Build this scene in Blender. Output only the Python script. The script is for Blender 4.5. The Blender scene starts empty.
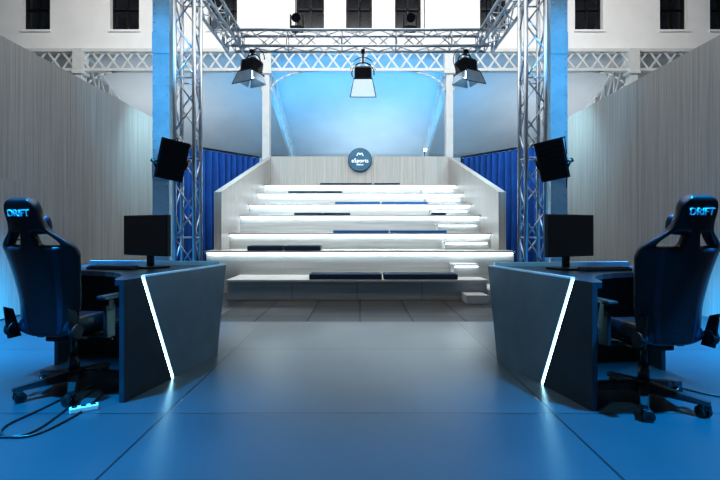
import bpy, bmesh, math, random
from mathutils import Vector, Matrix, Euler
random.seed(4)
scene = bpy.context.scene
COL = scene.collection
scene.view_settings.view_transform = 'Standard'
try: scene.view_settings.look = 'Medium High Contrast'
except Exception: pass

CAMZ = 1.07
F = 480.0
HZ = 230.0
def wx(px, Y): return (px-360.0)/F*Y
def wz(py, Y): return CAMZ-(py-HZ)/F*Y

# ------------------------------------------------------------ materials
def new_mat(name):
    m = bpy.data.materials.new(name); m.use_nodes = True
    nt = m.node_tree
    return m, nt, nt.nodes['Principled BSDF']
def mat_simple(name, col, rough=0.5, metal=0.0, var=0.12, scale=6.0, bump=0.0, spec=None, coat=0):
    m, nt, b = new_mat(name)
    tc = nt.nodes.new('ShaderNodeTexCoord')
    n = nt.nodes.new('ShaderNodeTexNoise'); n.inputs['Scale'].default_value = scale; n.inputs['Detail'].default_value = 4
    nt.links.new(tc.outputs['Object'], n.inputs['Vector'])
    r = nt.nodes.new('ShaderNodeValToRGB')
    c0 = [c*(1-var) for c in col]; c1 = [min(1, c*(1+var)) for c in col]
    r.color_ramp.elements[0].color = (*c0, 1); r.color_ramp.elements[1].color = (*c1, 1)
    r.color_ramp.elements[0].position = .3; r.color_ramp.elements[1].position = .7
    nt.links.new(n.outputs['Fac'], r.inputs['Fac'])
    nt.links.new(r.outputs['Color'], b.inputs['Base Color'])
    b.inputs['Roughness'].default_value = rough; b.inputs['Metallic'].default_value = metal
    if spec is not None: b.inputs['Specular IOR Level'].default_value = spec
    if coat: b.inputs['Coat Weight'].default_value = coat
    if bump:
        bp = nt.nodes.new('ShaderNodeBump'); bp.inputs['Strength'].default_value = bump; bp.inputs['Distance'].default_value = .01
        nt.links.new(n.outputs['Fac'], bp.inputs['Height']); nt.links.new(bp.outputs['Normal'], b.inputs['Normal'])
    return m
def mat_emit(name, col, strength):
    m, nt, b = new_mat(name)
    b.inputs['Base Color'].default_value = (.8, .8, .8, 1)
    b.inputs['Emission Color'].default_value = (*col, 1)
    b.inputs['Emission Strength'].default_value = strength
    return m
def mat_wood(name, dark, light, along='Z', rough=0.5, freq=22, st=.7):
    m, nt, b = new_mat(name)
    tc = nt.nodes.new('ShaderNodeTexCoord'); mp = nt.nodes.new('ShaderNodeMapping')
    sc = {'Z': (freq, freq, st), 'X': (st, freq, freq), 'Y': (freq, st, freq)}[along]
    mp.inputs['Scale'].default_value = sc
    nt.links.new(tc.outputs['Object'], mp.inputs['Vector'])
    n = nt.nodes.new('ShaderNodeTexNoise'); n.inputs['Scale'].default_value = 1.0
    n.inputs['Detail'].default_value = 6; n.inputs['Roughness'].default_value = .7
    nt.links.new(mp.outputs[0], n.inputs['Vector'])
    r = nt.nodes.new('ShaderNodeValToRGB')
    r.color_ramp.elements[0].position = .3; r.color_ramp.elements[1].position = .7
    r.color_ramp.elements[0].color = (*dark, 1); r.color_ramp.elements[1].color = (*light, 1)
    nt.links.new(n.outputs['Fac'], r.inputs['Fac']); nt.links.new(r.outputs['Color'], b.inputs['Base Color'])
    bp = nt.nodes.new('ShaderNodeBump'); bp.inputs['Strength'].default_value = .1; bp.inputs['Distance'].default_value = .002
    nt.links.new(n.outputs['Fac'], bp.inputs['Height']); nt.links.new(bp.outputs['Normal'], b.inputs['Normal'])
    b.inputs['Roughness'].default_value = rough
    return m
def mat_tiles(name, base, w, h, rough, joint=.35, ox=0, oy=0, msize=.006, spec=.5):
    m, nt, b = new_mat(name)
    tc = nt.nodes.new('ShaderNodeTexCoord'); mp = nt.nodes.new('ShaderNodeMapping')
    mp.inputs['Location'].default_value = (ox, oy, 0)
    nt.links.new(tc.outputs['Object'], mp.inputs['Vector'])
    br = nt.nodes.new('ShaderNodeTexBrick'); br.offset = 0; br.squash = 1
    br.inputs['Scale'].default_value = 1; br.inputs['Brick Width'].default_value = w; br.inputs['Row Height'].default_value = h
    br.inputs['Mortar Size'].default_value = msize; br.inputs['Mortar Smooth'].default_value = .3
    br.inputs['Color1'].default_value = (*[c*.88 for c in base], 1); br.inputs['Color2'].default_value = (*[c*1.12 for c in base], 1)
    br.inputs['Mortar'].default_value = (*[c*joint for c in base], 1)
    nt.links.new(mp.outputs[0], br.inputs['Vector'])
    n = nt.nodes.new('ShaderNodeTexNoise'); n.inputs['Scale'].default_value = 1.6; n.inputs['Detail'].default_value = 3; n.inputs['Roughness'].default_value = .5
    nt.links.new(tc.outputs['Object'], n.inputs['Vector'])
    mr = nt.nodes.new('ShaderNodeMapRange'); mr.inputs['To Min'].default_value = .8; mr.inputs['To Max'].default_value = 1.2
    nt.links.new(n.outputs['Fac'], mr.inputs['Value'])
    mx = nt.nodes.new('ShaderNodeVectorMath'); mx.operation = 'SCALE'
    nt.links.new(br.outputs['Color'], mx.inputs[0]); nt.links.new(mr.outputs[0], mx.inputs['Scale'])
    nt.links.new(mx.outputs[0], b.inputs['Base Color'])
    bp = nt.nodes.new('ShaderNodeBump'); bp.invert = True; bp.inputs['Strength'].default_value = .5; bp.inputs['Distance'].default_value = .004
    nt.links.new(br.outputs['Fac'], bp.inputs['Height']); nt.links.new(bp.outputs['Normal'], b.inputs['Normal'])
    m2 = nt.nodes.new('ShaderNodeMapRange'); m2.inputs['To Min'].default_value = rough-.03; m2.inputs['To Max'].default_value = rough+.03
    nt.links.new(n.outputs['Fac'], m2.inputs['Value']); nt.links.new(m2.outputs[0], b.inputs['Roughness'])
    b.inputs['Specular IOR Level'].default_value = spec
    return m

M = {}
M['wallwood'] = mat_wood('side_wall_wood', (.27, .255, .23), (.45, .425, .39), 'Z', .6, 34, .6)
M['standwood'] = mat_wood('stand_wood', (.40, .39, .37), (.60, .59, .56), 'X', .5, 20)
M['sidewood'] = mat_wood('stand_side_wood', (.34, .325, .30), (.50, .48, .45), 'Z', .5, 30)
M['floor'] = mat_tiles('floor_slabs', (.028, .034, .040), 2.26, 1.5, .30, .3, 1.13, .2, .008, .30)
M['floor2'] = mat_tiles('floor_stand_tiles', (.055, .053, .05), .62, .85, .5, .15, 0, 0, .014, .25)
M['white'] = mat_simple('white_plaster', (.82, .81, .79), .8, 0, .04, 1.5, .1)
M['steelwhite'] = mat_simple('white_painted_steel', (.62, .62, .60), .5, 0, .06, 5)
M['fabric'] = mat_simple('roof_fabric', (.56, .58, .59), .75, 0, .06, .8)
M['steelblue'] = mat_simple('blue_grey_painted_steel', (.26, .42, .52), .45, 0, .1, 5)
M['alu'] = mat_simple('aluminium', (.56, .61, .66), .35, .8, .08, 10)
M['black'] = mat_simple('black_plastic', (.010, .010, .012), .42, 0, .2, 20)
M['blackmetal'] = mat_simple('black_metal', (.02, .02, .022), .35, .6, .2, 20)
M['screen'] = mat_simple('screen_glass', (.006, .007, .009), .12, 0, .1, 3)
M['leather'] = mat_simple('black_leather', (.006, .007, .010), .34, 0, .25, 60, .15, .4)
M['leather2'] = mat_simple('navy_leather_trim', (.010, .018, .036), .4, 0, .2, 60, 0, .4)
M['cush'] = mat_simple('navy_cushion_fabric', (.010, .03, .065), .85, 0, .2, 40)
M['cushb'] = mat_simple('blue_cushion_fabric', (.012, .13, .36), .85, 0, .2, 40)
M['curtain'] = mat_simple('blue_velvet', (.004, .06, .25), .85, 0, .2, 3)
M['deskdark'] = mat_simple('desk_dark_laminate', (.018, .027, .036), .33, .2, .15, 8)
M['deskpanel'] = mat_simple('desk_grey_panel', (.11, .15, .18), .34, .4, .12, 4)
M['desktop'] = mat_simple('desk_top_laminate', (.014, .022, .032), .28, 0, .15, 5)
M['rail'] = mat_simple('desk_rail_metal', (.42, .60, .72), .35, .4, .1, 5)
M['led'] = mat_emit('led_strip', (.74, .89, 1), 18)
M['ledd'] = mat_emit('desk_led', (.42, .84, 1), 18)
M['glass'] = mat_simple('dark_window_glass', (.012, .014, .018), .15, 0, .2, 3)
M['navy'] = mat_simple('sign_navy', (.012, .11, .2), .4, 0, .1, 6)
M['signw'] = mat_emit('sign_white', (.75, .88, 1), .9)
M['text'] = mat_simple('logo_silver', (.5, .58, .66), .4, 0, .05, 6)
M['whiteplastic'] = mat_simple('white_plastic', (.6, .6, .6), .4, 0, .05, 6)
M['gel'] = mat_emit('lamp_lens', (.6, .85, 1), 5.0)
M['flapglow'] = mat_emit('lit_flap_glow', (.45, .8, 1), .42)  # flap is no lamp; faint emission stands in for light falling on it
M['greyflap'] = mat_simple('grey_metal_flap', (.22, .29, .35), .4, .3, .1, 6)
M['bulb'] = mat_emit('bright_bulb', (1, .98, .92), 60)
M['ceil'] = mat_simple('hall_ceiling_paint', (.42, .42, .42), .8, 0, .04, 1)

# ------------------------------------------------------------ mesh builder
class B:
    def __init__(s, mats):
        s.bm = bmesh.new(); s.mats = mats
    def _add(s, verts, faces, mat=0, smooth=False, mx=None):
        vs = [s.bm.verts.new(mx @ Vector(v) if mx else v) for v in verts]
        for f in faces:
            try:
                fc = s.bm.faces.new([vs[i] for i in f]); fc.material_index = mat; fc.smooth = smooth
            except ValueError: pass
        return vs
    def box(s, lo, hi, mat=0, bev=0, mx=None):
        t = bmesh.new(); bmesh.ops.create_cube(t, size=1)
        lo = Vector(lo); hi = Vector(hi); c = (lo+hi)/2; d = hi-lo
        for v in t.verts: v.co = Vector((v.co.x*d.x+c.x, v.co.y*d.y+c.y, v.co.z*d.z+c.z))
        if bev: bmesh.ops.bevel(t, geom=t.edges[:], offset=bev, segments=2, affect='EDGES', profile=.6)
        s.merge(t, mat, mx)
    def merge(s, t, mat=0, mx=None, smooth=False):
        t.verts.index_update()
        vs = [s.bm.verts.new(mx @ v.co if mx else v.co.copy()) for v in t.verts]
        for f in t.faces:
            fc = s.bm.faces.new([vs[v.index] for v in f.verts]); fc.material_index = mat; fc.smooth = smooth
        t.free()
    def tube(s, a, b, r, mat=0, seg=8, r2=None, mx=None, caps=True):
        a = Vector(a); b = Vector(b); r2 = r if r2 is None else r2
        d = (b-a).normalized(); u = d.orthogonal().normalized(); w = d.cross(u)
        vs = []
        for p, rr in ((a, r), (b, r2)):
            for i in range(seg):
                t = 2*math.pi*i/seg; vs.append(p+u*math.cos(t)*rr+w*math.sin(t)*rr)
        vv = [s.bm.verts.new(mx @ v if mx else v) for v in vs]
        for i in range(seg):
            j = (i+1) % seg
            f = s.bm.faces.new((vv[i], vv[j], vv[seg+j], vv[seg+i])); f.smooth = True; f.material_index = mat
        if caps:
            f = s.bm.faces.new(vv[:seg][::-1]); f.material_index = mat
            f = s.bm.faces.new(vv[seg:]); f.material_index = mat
    def path(s, pts, r, mat=0, seg=6, mx=None):
        for a, b in zip(pts, pts[1:]): s.tube(a, b, r, mat, seg, mx=mx)
    def beam(s, a, b, w, h, mat=0):
        a = Vector(a); b = Vector(b); d = (b-a); L = d.length; d.normalize()
        up = Vector((0, 0, 1)) if abs(d.z) < .95 else Vector((0, 1, 0))
        x = d.cross(up).normalized(); z = x.cross(d)
        mx = Matrix(((x.x, d.x, z.x, a.x), (x.y, d.y, z.y, a.y), (x.z, d.z, z.z, a.z), (0, 0, 0, 1)))
        s.box((-w/2, 0, -h/2), (w/2, L, h/2), mat, 0, mx)
    def prism(s, pts, vec, mat=0, mx=None):
        vec = Vector(vec); n = len(pts)
        vs = [Vector(p) for p in pts]+[Vector(p)+vec for p in pts]
        faces = [list(range(n)), list(range(2*n-1, n-1, -1))]+[[i, n+i, n+(i+1) % n, (i+1) % n] for i in range(n)]
        s._add(vs, faces, mat, False, mx)
    def done(s, name, parent=None, recalc=True, mods=()):
        if recalc: bmesh.ops.recalc_face_normals(s.bm, faces=s.bm.faces[:])
        me = bpy.data.meshes.new(name); s.bm.to_mesh(me); s.bm.free()
        for m in s.mats: me.materials.append(M[m])
        o = bpy.data.objects.new(name, me); COL.objects.link(o)
        if parent: o.parent = parent
        return o
def empty(name, loc=(0, 0, 0), rz=0):
    e = bpy.data.objects.new(name, None); e.location = loc; e.rotation_euler = (0, 0, rz); COL.objects.link(e)
    e.empty_display_size = .1
    return e
def lerpt(tab, v):
    for (a, x), (b, y) in zip(tab, tab[1:]):
        if v <= b:
            t = (v-a)/(b-a); t = max(0, min(1, t)); return x+(y-x)*t
    return tab[-1][1]
def text(name, body, size, mat, parent, loc, rot, ext=.002):
    c = bpy.data.curves.new(name, 'FONT'); c.body = body; c.size = size; c.extrude = ext
    c.align_x = 'CENTER'; c.align_y = 'CENTER'; c.materials.append(M[mat])
    o = bpy.data.objects.new(name, c); o.location = loc; o.rotation_euler = rot; COL.objects.link(o)
    if parent: o.parent = parent
    return o

# ------------------------------------------------------------ room shell
b = B(['floor']); b.box((-12, -2.5, -.1), (12, 5.6, 0))
b.box((-12, 5.6, -.1), (-1.75, 20.2, 0)); b.box((1.75, 5.6, -.1), (12, 20.2, 0)); b.done('floor')
b = B(['floor2']); b.box((-1.75, 5.6, -.1), (1.75, 20.2, 0)); b.done('floor_seating_area')

for sg, nm in ((-1, 'wall_left'), (1, 'wall_right')):
    b = B(['wallwood', 'black'])
    x0, x1 = sorted((sg*4.28, sg*4.42))
    ys = [-2.5, -.1, 2.3, 4.7, 7.1, 10.12] if sg < 0 else [-2.5, .2, 2.6, 5.0, 7.4, 10.0]
    for a, c in zip(ys, ys[1:]):
        b.box((x0, a+.004, 0), (x1, c-.004, 3.39))
    b.box((x0+.02*(sg > 0), ys[0], 0.0), (x1-.02*(sg < 0), ys[-1]-.01, 3.38), 1)
    b.done(nm)
b = B(['wallwood', 'black'])
b.box((-4.28, 5.35, .01), (-4.262, 6.05, 1.68), 0, .002)
b.tube((-4.262, 5.95, .95), (-4.22, 5.95, .95), .012, 1); b.tube((-4.22, 5.95, .95), (-4.22, 5.84, .95), .01, 1)
b.done('door_1')

# clerestory wall with windows
YW = 14.0
zb = wz(52, YW)
ztop = 9.2
wins = [(-66, -38), (22, 50), (110, 139), (208, 237), (296, 324), (346, 372), (395, 421), (480, 507), (575, 603), (660, 688), (710, 738), (800, 828)]
b = B(['white'])
wb = wz(30, YW); wt = 8.7
edges = [-12.0]
for (a, c) in wins: edges += [wx(a, YW), wx(c, YW)]
edges.append(12.0)
b.box((-12, YW, zb), (12, YW+.35, wb)); b.box((-12, YW, wt), (12, YW+.35, ztop))
for i in range(0, len(edges), 2):
    b.box((edges[i], YW, wb), (edges[i+1], YW+.35, wt))
b.box((-12, YW-.08, wz(52, YW)-.02), (12, YW, wz(49, YW)))
b.done('wall_back_clerestory')
for k, (a, c) in enumerate(wins):
    xa, xc = wx(a, YW), wx(c, YW)
    b = B(['glass', 'blackmetal', 'white'])
    b.box((xa, YW+.22, wb), (xc, YW+.25, wt), 0)
    for xx in (xa, xc-.05, (xa+xc)/2-.02): b.box((xx, YW+.16, wb), (xx+.05, YW+.22, wt), 1)
    for zz in (wb, wb+.65, wb+1.2): b.box((xa, YW+.16, zz), (xc, YW+.22, zz+.05), 1)
    b.box((xa-.04, YW-.05, wb-.06), (xc+.04, YW+.2, wb), 2)
    b.done('window_%d' % (k+1))
b = B(['ceil']); b.box((-12, -2.5, ztop), (12, YW+.35, ztop+.1))
for y in (1, 4.5, 8, 11.5): b.box((-12, y, ztop-.2), (12, y+.2, ztop))
b.done('ceiling')

# steel frame: lattice girder + columns
YG = YW-.22
colx = [-8.02, -2.68, 2.55, 7.8]
b = B(['steelwhite'])
zt, zl = wz(54, YW), wz(73, YW)
b.box((-11.9, YG-.11, zt-.05), (11.9, YG+.11, zt+.04)); b.box((-11.9, YG-.1, zl-.04), (11.9, YG+.08, zl+.04))
x = -11.9
while x < 11.5:
    b.beam((x, YG-.03, zl), (x+.42, YG-.03, zt), .03, .05); b.beam((x+.42, YG-.05, zl), (x, YG-.05, zt), .03, .05)
    x += .42
for cx in colx:
    for s in (-1, 1):
        pts = [(cx+s*(.12+1.3*(1-math.cos(t))), YG-.03, zl-.62+.6*math.sin(t)) for t in [i*math.pi/2/8 for i in range(9)]]
        b.path(pts, .028)
    b.box((cx-.07, YG-.1, 0.0), (cx+.07, YG+.1, zl)); b.box((cx-.10, YG-.13, 0), (cx+.10, YG-.1, zl)); b.box((cx-.10, YG+.1, 0), (cx+.10, YG+.13, zl))
    b.box((cx-.17, YG-.18, zl-.14), (cx+.17, YG+.18, zl-.04), 0, .02); b.box((cx-.2, YG-.2, 0), (cx+.2, YG+.2, .1), 0, .02)
    b.box((cx-.15, YG-.16, zl-.04), (cx+.15, YG+.16, zt+.03))
b.done('lattice_girder_frame')

Yb = 20.0; zr0, zr1 = 6.25, 4.05
b = B(['fabric'])
xs = []; bays = [-13.3]+colx+[13.1]
for a, c in zip(bays, bays[1:]):
    for i in range(12): xs.append((a+(c-a)*i/12, (i/12)))
xs.append((13.1, 0))
NY = 16; grid = []
for j in range(NY+1):
    v = j/NY; y = YW+.12+(Yb-YW-.12)*v
    row = []
    for (x, u) in xs:
        z = zr0+(zr1-zr0)*v + .45*(1-(2*u-1)**2)*(.25+.75*math.sin(math.pi*v))*.8
        row.append(b.bm.verts.new((x, y, z)))
    grid.append(row)
for j in range(NY):
    for i in range(len(xs)-1):
        f = b.bm.faces.new((grid[j][i], grid[j][i+1], grid[j+1][i+1], grid[j+1][i])); f.smooth = True
o = b.done('ceiling_sloping_fabric'); md = o.modifiers.new('s', 'SOLIDIFY'); md.thickness = .04
b = B(['steelwhite'])
for cx in colx:
    A = Vector((cx, YW+.15, zr0-.1)); C = Vector((cx, Yb-.05, zr1-.08))
    b.beam(A, C, .10, .08)
    A2 = Vector((cx, YW+.15, zl-.35)); C2 = Vector((cx, Yb-.05, zr1-.55))
    b.beam(A2, C2, .09, .09)
    for i in range(10):
        t = i/10; t2 = (i+1)/10
        b.beam(A.lerp(C, t), A2.lerp(C2, t2), .04, .04); b.beam(A2.lerp(C2, t2), A.lerp(C, t2), .04, .04)
b.done('roof_rafter_trusses')
b = B(['white']); b.box((-12, Yb, 0), (12, Yb+.2, 4.4)); b.done('wall_back')

# ------------------------------------------------------------ tiered seating
stand = empty('tiered_seating')
Ys = [7.3+.8*i for i in range(7)]+[13.2]
hs = [.31, .716, 1.015, 1.37, 1.64, 1.94, 2.21]
ws = [(-2.04, 1.95), (-2.62, 2.62)]+[(-2.44, 2.44)]*5
b = B(['standwood', 'black', 'led'])
for i in range(7):
    x0, x1 = ws[i]; y0 = Ys[i]; y1 = Ys[i+1]
    zlow = 0 if i < 2 else hs[i-1]-.2
    nseg = 4
    for k in range(nseg):
        a = x0+(x1-x0)*k/nseg+.003; c = x0+(x1-x0)*(k+1)/nseg-.003
        b.box((a, y0+.07, zlow), (c, y0+.1, hs[i]-.035))
    b.box((x0+.005, y0+.075, zlow), (x1-.005, y1+.1, hs[i]-.035), 1 if i < 1 else 0)
    b.box((x0, y0, hs[i]-.035), (x1, y1+.09, hs[i]), 0, .003)
    if i > 0: b.box((x0+.03, y0+.03, hs[i]-.045), (x1-.03, y0+.055, hs[i]-.036), 2)
b.done('tiers', stand)
b = B(['standwood', 'led'])
b.box((1.55, 6.97, 0), (1.87, 7.36, .12), 0, .003)
b.box((1.95, 7.3, 0), (2.3, 8.16, .16), 0, .003)
for i in range(6):
    z0 = hs[i]; z1 = hs[i+1]; zm = (z0+z1)/2; yb = Ys[i+1]+.06
    xa = 1.52; xb = 2.3 if i else 1.94
    b.box((xa+.01, yb-.34, z0), (xb, yb, zm-.03)); b.box((xa, yb-.38, zm-.03), (xb, yb+.005, zm), 0, .003)
    b.box((xa+.02, yb-.358, zm-.036), (xb-.02, yb-.347, zm-.031), 1)
b.done('aisle_steps', stand)
b = B(['sidewood'])
for s in (-1, 1):
    xa = s*2.44
    b.prism([(xa, 8.45, .0), (xa, 13.3, .0), (xa, 13.3, 3.09), (xa, 8.45, 1.74)], (s*.13, 0, 0))
b.box((-2.44, 13.18, 0), (2.44, 13.3, 3.09))
b.done('side_panels', stand)
b = B(['cush', 'cushb'])
cl = [(0, 309, 382, 0), (0, 384, 458, 0), (1, 247, 282, 0), (1, 284, 320, 0), (2, 333, 389, 1), (2, 391, 447, 1), (3, 294, 322, 0), (3, 323, 350, 0),
      (4, 335, 380, 1), (4, 382, 428, 1), (5, 288, 342, 0), (6, 320, 372, 0), (6, 374, 400, 0), (3, 433, 446, 0)]
for (i, a, c, m) in cl:
    y = Ys[i]+.03
    b.box((wx(a, y), y, hs[i]), (wx(c, y), y+.36, hs[i]+(.085 if i < 2 else .05)), m, .018)
b.done('bench_cushions', stand)
# sign
sy = 13.15; sz = wz(160, sy)
sign = empty('round_wall_sign', (0, sy, sz))
b = B(['navy', 'blackmetal'])
b.tube((0, 0, 0), (0, -.07, 0), .31, 0, 48); b.tube((0, .02, 0), (0, -.04, 0), .325, 1, 48)
b.done('sign_disc', sign)
text('sign_text', 'eSports', .15, 'signw', sign, (0, -.075, -.03), (math.pi/2, 0, 0))
text('sign_subtext', 'ARENA', .06, 'signw', sign, (0, -.075, -.14), (math.pi/2, 0, 0))
b = B(['signw'])
mp = []
for i in range(25):
    t = i/24*2-1; mp.append((t*.085, -.078, .13+.06*(abs(math.sin(t*math.pi*1.0)))-.03*abs(t)))
b.path(mp, .012); b.done('sign_logo', sign)

# ------------------------------------------------------------ curtains
for k, s in enumerate((-1, 1)):
    b = B(['curtain', 'blackmetal'])
    A = Vector((s*4.3, 10.3)); C = Vector((s*2.66, 12.6)); n = 200
    d = (C-A); nn = Vector((-d.y, d.x)).normalized()
    g = []
    for j in range(9):
        z = .03+(2.95-.03)*j/8; row = []
        for i in range(n+1):
            t = i/n; amp = .085*(1.15-.4*j/8)
            p = A+d*t+nn*(amp*math.sin(t*2*math.pi*15+.8*math.sin(t*9))+.012*math.sin(t*60+j))
            row.append(b.bm.verts.new((p.x, p.y, z)))
        g.append(row)
    for j in range(8):
        for i in range(n):
            f = b.bm.faces.new((g[j][i], g[j][i+1], g[j+1][i+1], g[j+1][i])); f.smooth = True
    b.tube((A.x, A.y, 2.98), (C.x, C.y, 2.98), .025, 1)
    b.tube((A.x, A.y, 0), (A.x, A.y, 2.98), .02, 1); b.tube((C.x, C.y, 0), (C.x, C.y, 2.98), .02, 1)
    b.done('curtain' if k == 0 else 'curtain.001', recalc=False)

# ------------------------------------------------------------ trusses
def box_truss(b, A, C, w, step=.32, rc=.024, rb=.010):
    A = Vector(A); C = Vector(C); d = (C-A); L = d.length; d.normalize()
    up = Vector((0, 0, 1)) if abs(d.z) < .9 else Vector((0, 1, 0))
    x = d.cross(up).normalized()*w/2; y = d.cross(x).normalized()*w/2
    cs = [x+y, x-y, -x-y, -x+y]
    for c in cs: b.tube(A+c, C+c, rc, 0, 10)
    n = max(1, round(L/step)); st = L/n
    for k in range(4):
        c0, c1 = cs[k], cs[(k+1) % 4]
        for i in range(n):
            p = A+d*st*i; q = A+d*st*(i+1)
            if i % 2: c0_, c1_ = c1, c0
            else: c0_, c1_ = c0, c1
            b.tube(p+c0_, q+c1_, rb, 0, 6)
            if i % 3 == 0: b.tube(p+c0_, p+c1_, rb, 0, 6)
    for c0, c1 in zip(cs, cs[1:]+cs[:1]): b.tube(C+c0, C+c1, rb*1.3, 0, 6)
TY = 5.8; TX = 2.08; RZ = 4.30; RY = 8.2
b = B(['alu', 'blackmetal'])
for s in (-1, 1):
    box_truss(b, (s*TX, TY, .03), (s*TX, TY, RZ-.16), .23)
    b.box((s*TX-.3, TY-.3, 0), (s*TX+.3, TY+.3, .03), 1)
    box_truss(b, (s*2.16, 1.8, RZ), (s*2.16, RY-.14, RZ), .27)
    for dx in (-.135, .135):
        for dz in (-.135, .135): b.tube((s*2.16+dx, RY-.16, RZ+dz), (s*2.16+dx, RY+.14, RZ+dz), .027, 0)
        for dy in (-.135, .135): b.tube((s*2.16+dx, RY+dy, RZ-.14), (s*2.16+dx, RY+dy, RZ+.14), .027, 0)
    b.tube((s*2.16, RY, RZ+.1), (s*2.16, RY, 8.98), .008, 1)
box_truss(b, (-2.16, RY, RZ), (2.16, RY, RZ), .27)
box_truss(b, (-2.16, 1.8, RZ), (2.16, 1.8, RZ), .27)
for s in (-1, 0, 1): b.tube((s*1.1, RY, RZ+.1), (s*1.1, RY, 8.98), .006, 1)
b.done('lighting_truss')

# riveted building columns beside towers
for k, s in enumerate((-1, 1)):
    cx = s*2.85; cy = 7.0
    b = B(['steelblue'])
    b.box((cx-.12, cy-.13, 0), (cx+.12, cy-.105, 9.0)); b.box((cx-.12, cy+.105, 0), (cx+.12, cy+.13, 9.0))
    b.box((cx-.09, cy-.105, 0), (cx-.07, cy+.105, 9.0)); b.box((cx+.07, cy-.105, 0), (cx+.09, cy+.105, 9.0))
    b.box((cx-.2, cy-.2, 0), (cx+.2, cy+.2, .06), 0, .01)
    z = .15
    while z < 7.5:
        for dx in (-.09, .09):
            t = bmesh.new(); bmesh.ops.create_icosphere(t, subdivisions=1, radius=.014)
            b.merge(t, 0, Matrix.Translation((cx+dx, cy-.13, z)), True)
        z += .13
    for z in (1.8, 3.6, 5.4): b.box((cx-.125, cy-.14, z), (cx+.125, cy-.13, z+.3))
    b.done('riveted_steel_column' if k == 0 else 'riveted_steel_column.001')

# ------------------------------------------------------------ speakers on towers
def speaker(k, loc, rz):
    e = empty('loudspeaker' if k == 0 else 'loudspeaker.001', loc, rz)
    b = B(['black', 'blackmetal'])
    sg = -1 if loc[0] < 0 else 1
    mx = Matrix.Rotation(math.radians(-10*sg), 4, 'Y') @ Matrix.Rotation(math.radians(8), 4, 'X')
    pts = [(-.15, -.14, -.22), (.15, -.14, -.22), (.11, .14, -.22), (-.11, .14, -.22)]
    b.prism(pts, (0, 0, .44), 0, mx)
    b.box((-.135, -.155, -.205), (.135, -.14, .205), 1, .004, mx)
    for z in (-.15, -.1, -.05, 0, .05, .1, .15): b.box((-.13, -.16, z-.004), (.13, -.155, z+.004), 0, 0, mx)
    b.path([(-.15, 0, -.1), (-.19, 0, 0), (-.19, .18, 0), (.19, .18, 0), (.19, 0, 0), (.15, 0, -.1)], .012, 1)
    b.tube((0, .18, 0), (0, .26, 0), .02, 1)
    b.path([(0, .14, .1), (.05, .2, .25), (.1, .25, .3), (.12, .25, .1), (.12, .25, -.3)], .006, 1)
    b.done('cabinet', e)
speaker(0, (wx(171, 5.4), 5.4, wz(160, 5.4)), math.radians(28))
speaker(1, (wx(553, 5.4), 5.4, wz(160, 5.4)), math.radians(-28))

# ------------------------------------------------------------ stage lamps
def stage_lamp(name, loc, rz, tilt, drop, panel, fl=.2, fw=.19):
    e = empty(name, loc, rz)
    b = B(['blackmetal', 'gel', 'black', 'flapglow', 'greyflap'])
    b.tube((0, 0, .0), (0, 0, -drop+.2), .014, 0); b.box((-.03, -.03, -.02), (.03, .03, .04), 0)
    yk = [(-.19, 0, -drop)]
    for i in range(9):
        t = math.pi-math.pi*i/8; yk.append((.19*math.cos(t), 0, -drop+.05+.17*math.sin(t)))
    yk.append((.19, 0, -drop)); b.path(yk, .011, 0)
    mx = Matrix.Translation((0, 0, -drop)) @ Matrix.Rotation(tilt, 4, 'X')
    b.box((-.14, -.10, -.13), (.14, .12, .13), 0, .035, mx)
    for i in range(5): b.box((-.145, -.07+.035*i, -.12), (.145, -.06+.035*i, .135), 2, 0, mx)
    b.box((-.16, -.13, -.16), (.16, -.10, .16), 0, .008, mx)
    b.box((-.12, -.134, -.12), (.12, -.131, .12), 1, 0, mx)
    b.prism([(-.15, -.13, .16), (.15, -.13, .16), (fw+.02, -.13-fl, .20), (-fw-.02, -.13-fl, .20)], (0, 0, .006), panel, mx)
    b.path([(-.155, -.13, .166), (-fw-.025, -.13-fl, .206), (fw+.025, -.13-fl, .206), (.155, -.13, .166)], .007, 2, mx=mx)
    b.prism([(-.14, -.13, -.15), (.14, -.13, -.15), (.18, -.27, -.19), (-.18, -.27, -.19)], (0, 0, -.006), 4, mx)
    b.prism([(-.15, -.13, .13), (-.15, -.13, -.13), (-.19, -.27, -.15), (-.19, -.27, .15)], (-.006, 0, 0), 4, mx)
    b.prism([(.15, -.13, .13), (.15, -.13, -.13), (.19, -.27, -.15), (.19, -.27, .15)], (.006, 0, 0), 4, mx)
    b.path([(.21*math.cos(t), .08, -drop+.12+.22*math.sin(t)) for t in [i*2*math.pi/20 for i in range(17)]], .008, 2)
    b.done('lamp_body', e)
    return e
stage_lamp('stage_lamp', (wx(252, RY), RY, RZ-.19), math.radians(-30), math.radians(82), .26, 4, .22)
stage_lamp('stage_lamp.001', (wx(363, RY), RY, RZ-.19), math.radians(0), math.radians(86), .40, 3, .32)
stage_lamp('stage_lamp.002', (wx(466, RY), RY, RZ-.19), math.radians(30), math.radians(82), .26, 4, .22)
for k, px in enumerate((297, 410)):
    e = empty('moving_head_spotlight' if k == 0 else 'moving_head_spotlight.001', (wx(px, RY), RY, RZ+.165))
    b = B(['black', 'blackmetal', 'gel'])
    b.box((-.1, -.08, 0), (.1, .08, .07), 0, .01)
    b.box((-.12, -.03, .05), (-.095, .03, .28), 0, .008); b.box((.095, -.03, .05), (.12, .03, .28), 0, .008)
    b.tube((0, -.14, .17), (0, .1, .29), .075, 1, 20, .055); b.tube((0, -.145, .165), (0, -.15, .163), .06, 0, 20)
    b.done('spot_body', e)

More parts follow.
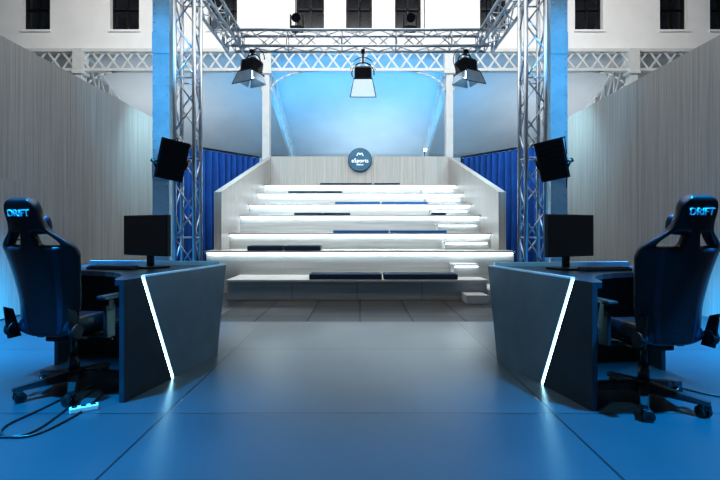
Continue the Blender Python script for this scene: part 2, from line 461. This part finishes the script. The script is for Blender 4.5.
e = empty('accent_spotlight', (wx(425, 13.6), 13.6, wz(149, 13.6)))
b = B(['blackmetal', 'bulb']); b.tube((0, .1, 0), (0, -.04, -.03), .05, 0, 16); b.tube((0, -.041, -.03), (0, -.05, -.032), .035, 1, 16)
b.tube((0, .05, 0), (0, .05, -wz(149, 13.6)), .015, 0)
b.done('lamp', e)

# ------------------------------------------------------------ desks
def desk(k, s, ox, oy):
    e = empty('gaming_desk' if k == 0 else 'gaming_desk.001')
    def P(x, y, z): return Vector(((x if s < 0 else -x)+ox, y+oy, z))
    N = Vector((-1.46, 2.97)); d = Vector((.2135, .977)); o_ = Vector((-.977, .2135))
    def Q(a, z, out=0):
        p = N+d*a+o_*out; return P(p.x, p.y, z)
    H = .76
    b = B(['deskdark', 'deskpanel', 'ledd', 'desktop', 'rail'])
    tv = lambda v: Vector((v[0] if s < 0 else -v[0], v[1], 0))
    th = tv(o_*.035)
    b.prism([Q(0, .0), Q(.497, .0), Q(.167, H), Q(0, H)], th, 0)
    b.prism([Q(.527, .0), Q(1.14, .0), Q(1.30, H), Q(.197, H)], th, 1)
    b.prism([Q(.497, .0, .008), Q(.527, .0, .008), Q(.197, H-.004, .008), Q(.167, H-.004, .008)], tv(o_*.02), 2)
    poly = [Q(0, 0, .036), Q(1.29, 0, .036), P(-2.46, 4.34, 0), P(-2.5, 3.72, 0)]
    a0 = Vector((-2.3, 3.68)); a1 = Vector((-1.66, 3.64)); a2 = Vector((-1.56, 3.06))
    for i in range(9):
        t = i/8; p = a0*(1-t)**2+a1*2*t*(1-t)+a2*t*t; poly.append(P(p.x, p.y, 0))
    poly.append(P(-1.525, 2.985, 0))
    b.prism([p+Vector((0, 0, H-.035)) for p in poly], (0, 0, .035), 3)
    # far modesty panel and outer leg
    b.prism([P(-1.3, 4.13, .0), P(-2.42, 4.22, .0), P(-2.42, 4.22, H-.036), P(-1.3, 4.13, H-.036)], (0, .03, 0), 0)
    b.prism([P(-2.42, 3.8, 0), P(-2.42, 4.24, 0), P(-2.42, 4.24, H-.036), P(-2.42, 3.8, H-.036)], tv((.03, 0)), 0)
    b.prism([Q(1.26, H, .04), P(-2.42, 4.3, H), P(-2.42, 4.3, H+.035), Q(1.26, H+.035, .04)], (0, .025, 0), 4)
    b.prism([Q(.2, H, .0), Q(1.29, H, .0), Q(1.29, H+.012, .0), Q(.2, H+.012, .0)], tv(o_*.03), 4)
    b.done('desk_body', e)
    mxp = P(-1.74, 3.92, H+.001); m = empty('computer_monitor' if k == 0 else 'computer_monitor.001', mxp, math.radians(-27 if s < 0 else 27))
    b = B(['black', 'screen', 'blackmetal'])
    b.box((-.26, -.02, .10), (.26, .015, .43), 0, .006); b.box((-.248, -.0225, .115), (.248, -.0195, .42), 1)
    b.box((-.14, .015, .17), (.14, .04, .36), 0, .01)
    b.box((-.03, .02, .015), (.03, .05, .3), 2, .005); b.box((-.13, -.09, .0), (.13, .12, .014), 2, .004)
    b.done('monitor_body', m)
    kb = empty('keyboard' if k == 0 else 'keyboard.001', P(-1.95, 3.80, H+.001), math.radians(-12 if s < 0 else 12))
    b = B(['black', 'blackmetal']); b.box((-.2, -.06, 0), (.2, .06, .02), 0, .004)
    for r in range(4):
        for c in range(14): b.box((-.19+c*.027, -.05+r*.026, .02), (-.167+c*.027, -.028+r*.026, .028), 1)
    b.done('keys', kb)
desk(0, -1, 0, 0)
desk(1, 1, -.09, -.14)

# ------------------------------------------------------------ gaming chairs
def chair(k, loc, rz, swivel):
    e = empty('gaming_chair' if k == 0 else 'gaming_chair.001', loc, rz)
    b = B(['black', 'blackmetal', 'alu'])
    for i in range(5):
        a = swivel+i*2*math.pi/5; c, s_ = math.cos(a), math.sin(a)
        mx = Matrix.Rotation(a, 4, 'Z')
        v = [(.02, -.036, .08), (.02, .036, .08), (.02, .03, .14), (.02, -.03, .14), (.34, -.022, .072), (.34, .022, .072), (.34, .016, .095), (.34, -.016, .095)]
        b._add(v, [(0, 1, 2, 3), (7, 6, 5, 4), (0, 4, 5, 1), (1, 5, 6, 2), (2, 6, 7, 3), (3, 7, 4, 0)], 0, False, mx)
        b.tube((.32, 0, .09), (.32, 0, .045), .014, 1, 10, mx=mx)
        ca = Matrix.Translation((.32*c, .32*s_, 0)) @ Matrix.Rotation(a+1.1+i*.7, 4, 'Z')
        for yy in (-.03, .008):
            b.tube((.018, yy, .032), (.018, yy+.022, .032), .032, 0, 20, mx=ca)
            b.tube((.018, yy-.001, .032), (.018, yy+.023, .032), .014, 1, 12, mx=ca)
        b.tube((.018, -.03, .032), (.018, .03, .032), .008, 1, 8, mx=ca)
        b.box((-.012, -.028, .045), (.03, .028, .072), 0, .006, ca)
    b.tube((0, 0, .07), (0, 0, .15), .048, 0, 24, .04)
    b.tube((0, 0, .15), (0, 0, .24), .034, 0, 24, .03); b.tube((0, 0, .24), (0, 0, .37), .02, 1, 20)
    b.box((-.09, -.14, .355), (.09, .12, .39), 1, .008); b.box((-.17, -.12, .375), (-.13, .14, .395), 1); b.box((.13, -.12, .375), (.17, .14, .395), 1)
    b.box((-.17, -.02, .37), (.17, .02, .385), 1)
    b.path([(.08, 0, .37), (.2, .02, .365), (.27, .02, .35)], .008, 1)
    for s in (-1, 1):
        b.box((s*.18-.10, -.04, .37), (s*.18+.10, .03, .385), 1, .003)
        b.box((s*.266-.013, -.05, .37), (s*.266+.013, .04, .58), 0, .008); b.box((s*.266-.017, -.035, .54), (s*.266+.017, .025, .62), 1, .008)
        b.box((s*.266-.034, -.09, .62), (s*.266+.034, .16, .648), 0, .013)
        b.prism([(s*.215, -.19, .40), (s*.215, -.28, .40), (s*.215, -.31, .60), (s*.215, -.25, .58)], (s*.012, 0, 0), 1)
        b.tube((s*.205, -.25, .455), (s*.243, -.25, .455), .042, 0, 24)
    b.done('base_and_frame', e)
    def surf(name, fn, nu, nv, thick, skip=None, mats=('leather',), lev=2, mf=None):
        bb = B(list(mats)); g = []
        for j in range(nv+1):
            g.append([bb.bm.verts.new(fn(-1+2*i/nu, j/nv)) for i in range(nu+1)])
        for j in range(nv):
            for i in range(nu):
                u = -1+2*(i+.5)/nu; v = (j+.5)/nv
                if skip and skip(u, v): continue
                f = bb.bm.faces.new((g[j][i], g[j][i+1], g[j+1][i+1], g[j+1][i])); f.smooth = True
                if mf: f.material_index = mf(u, v)
        for v in [v for v in bb.bm.verts if not v.link_faces]: bb.bm.verts.remove(v)
        o = bb.done(name, e)
        m = o.modifiers.new('solid', 'SOLIDIFY'); m.thickness = thick; m.offset = 0
        m = o.modifiers.new('sub', 'SUBSURF'); m.levels = lev; m.render_levels = lev
        return o
    def seat(u, v):
        hw = lerpt([(0, .19), (.3, .225), (.8, .245), (1, .23)], v)
        y = -.25+.52*v
        if v > .9: y -= .03*abs(u)**3
        z = .455+.045*max(0, abs(u)-.55)/.45*lerpt([(0, .8), (.8, 1), (1, .2)], v)-.05*max(0, v-.85)/.15
        return (u*hw, y, z)
    surf('seat', seat, 12, 10, .10, mats=('leather', 'leather2'), mf=lambda u, v: 1 if .62 < abs(u) < .8 else 0)
    lean = math.radians(11); Hb = .86
    W = [(0, .16), (.08, .19), (.3, .21), (.48, .23), (.60, .25), (.67, .24), (.73, .17), (.78, .12), (.84, .108), (.92, .11), (.97, .095), (1, .06)]
    Bo = [(0, .05), (.25, .09), (.6, .09), (.72, .05), (.8, .02), (1, .0)]
    def back(u, v):
        hw = lerpt(W, v); z = v*Hb; y = lerpt(Bo, v)*abs(u)**2.4+.02*math.sin(v*math.pi*1.3)
        y2 = -.235+y*math.cos(lean)-z*math.sin(lean); z2 = .415+z*math.cos(lean)+y*math.sin(lean)*.3
        return (u*hw, y2, z2)
    surf('backrest', back, 16, 30, .065, skip=lambda u, v: .675 < v < .765 and .3 < abs(u) < .75,
         mats=('leather', 'leather2'), mf=lambda u, v: 1 if (.5 < abs(u) < .64 and v < .66) else 0)
    for nm, zc, hw, hh in (('head_pillow', .69, .09, .06), ('lumbar_pillow', .2, .14, .09)):
        bb = B(['leather2']); t = bmesh.new(); bmesh.ops.create_cube(t, size=2); bmesh.ops.subdivide_edges(t, edges=t.edges[:], cuts=4, use_grid_fill=True)
        for v in t.verts:
            c = v.co; r = 1-.12*(c.x**2*c.z**2)
            c.y *= (1-.6*c.x**4)*(1-.6*c.z**4); c.x *= hw*r; c.z *= hh*r; c.y *= .045
        mx = Matrix.Translation((0, -.235+.05*math.cos(lean)-zc*math.sin(lean)+.025, .415+zc*math.cos(lean)+.01)) @ Matrix.Rotation(lean, 4, 'X')
        bb.merge(t, 0, mx, True); o = bb.done(nm, e); m = o.modifiers.new('s', 'SUBSURF'); m.levels = 1; m.render_levels = 1
    vz = .89*Hb
    text('backrest_logo', 'DRIFT', .055, 'text', e, (0, -.235-vz*math.sin(lean)-.046, .415+vz*math.cos(lean)), (math.pi/2+lean, 0, 0), .004)
    return e
chair(0, (-1.905, 3.20, 0), math.radians(-10), .35)
chair(1, (1.755, 2.97, 0), math.radians(8), math.pi-.35)

# ------------------------------------------------------------ cables and power strip
def cable(name, pts, r=.006, mat='black'):
    c = bpy.data.curves.new(name, 'CURVE'); c.dimensions = '3D'; c.bevel_depth = r; c.bevel_resolution = 3
    sp = c.splines.new('NURBS'); sp.points.add(len(pts)-1)
    for p, q in zip(sp.points, pts): p.co = (*q, 1)
    sp.use_endpoint_u = True; sp.order_u = 4; c.materials.append(M[mat])
    o = bpy.data.objects.new(name, c); COL.objects.link(o); return o
def fl(px, py): 
    Y = CAMZ*F/(py-HZ); return (wx(px, Y), Y, .007)
cable('floor_cable', [fl(95, 385), fl(70, 395), fl(40, 412), fl(5, 425), fl(-5, 438), fl(30, 440), fl(60, 425), fl(88, 410), fl(105, 392)])
cable('floor_cable.001', [fl(100, 388), fl(75, 402), fl(45, 430), fl(15, 442), fl(-20, 436)])
cable('floor_cable.002', [fl(640, 378), fl(670, 385), fl(700, 395), fl(725, 398), fl(760, 405)])
p = fl(84, 411)
e = empty('power_strip', (p[0], p[1], 0), math.radians(35))
b = B(['whiteplastic', 'black']); b.box((-.075, -.022, 0), (.075, .022, .032), 0, .006)
for i in range(3): b.tube((-.048+i*.048, 0, .032), (-.048+i*.048, 0, .0335), .016, 1, 16)
b.done('strip_body', e)

# ------------------------------------------------------------ lights
def area(name, loc, tgt, size, energy, col, sy=None, spread=None):
    l = bpy.data.lights.new(name, 'AREA'); l.energy = energy; l.color = col; l.size = size
    if sy: l.shape = 'RECTANGLE'; l.size_y = sy
    if spread: l.spread = math.radians(spread)
    o = bpy.data.objects.new(name, l); o.location = loc
    o.rotation_euler = (Vector(tgt)-Vector(loc)).to_track_quat('-Z', 'Y').to_euler(); COL.objects.link(o); return o
def spot(name, loc, tgt, energy, col, ang, blend=.6, r=.08):
    l = bpy.data.lights.new(name, 'SPOT'); l.energy = energy; l.color = col; l.spot_size = math.radians(ang); l.spot_blend = blend; l.shadow_soft_size = r
    o = bpy.data.objects.new(name, l); o.location = loc
    o.rotation_euler = (Vector(tgt)-Vector(loc)).to_track_quat('-Z', 'Y').to_euler(); COL.objects.link(o); return o
WM = (1, .98, .955)
area('hall_ceiling_light', (0, 6, 8.8), (0, 6, 0), 12, 600, WM, 5)
area('upper_wall_fill', (0, 9, 8.6), (0, 14, 7.3), 16, 470, WM, 1)  # unseen area light added to brighten the upper back wall
BL = (.0, .42, 1)
for s in (-1, 1):
    spot('blue_floor_spot', (s*2.5, 1.9, 4.1), (s*1.95, 1.8, 0), 7500, BL, 60, 1)
    spot('blue_floor_spot', (s*2.7, 4.6, 4.1), (s*3.1, 4.9, 0), 11000, BL, 52, 1)
    spot('blue_column_spot', (s*2.3, 4.6, 3.2), (s*2.75, 7, 3.2), 260, (.12, .55, 1), 58)
    area('blue_roof_fill', (s*1.5, 14.6, 3.4), (s*1.0, 16.5, 6), 1.2, 85, (.05, .46, 1))  # unseen, no fixture: added behind the stand to tint the roof blue
    area('blue_side_fill', (s*4.2, 15.0, 3.4), (s*4.4, 17, 6), 1.2, 35, (.25, .62, 1))  # unseen area light added to carry blue into the side bays
    area('white_roof_fill', (s*6.5, 15.5, 3.2), (s*7, 17, 6), 1.5, 50, (1, .97, .93))  # unseen area light added to lift the outer roof bays
    area('curtain_light', (s*3.2, 9.0, 3.6), (s*3.4, 11.5, 1.6), .5, 45, (.4, .8, 1))
    spot('desk_fill_spot', (s*.3, 1.9, 4.1), (s*1.25, 3.6, .4), 600, (.35, .75, 1), 34, .8, .15)  # unseen spot added to brighten the desk panels
area('rear_roof_fill', (.4, 17.6, 2.6), (.4, 18.8, 5), 2.5, 65, (.72, .9, 1))  # unseen pale area light added to whiten the rear of the roof
area('stand_fill', (0, 8.3, 4.0), (0, 11, 1.5), 2.5, 75, (.85, .94, 1), .4)  # unseen area light added to brighten the tier risers

w = bpy.data.worlds.new('world'); scene.world = w; w.use_nodes = True
w.node_tree.nodes['Background'].inputs[0].default_value = (.4, .58, .8, 1); w.node_tree.nodes['Background'].inputs[1].default_value = .14

# ------------------------------------------------------------ camera
cam = bpy.data.cameras.new('camera'); co = bpy.data.objects.new('camera', cam); COL.objects.link(co)
co.location = (0, 0, CAMZ); co.rotation_euler = (math.pi/2, 0, 0)
cam.sensor_width = 36; cam.lens = 24; cam.shift_y = -(240-HZ)/720.0
cam.clip_end = 100
scene.camera = co
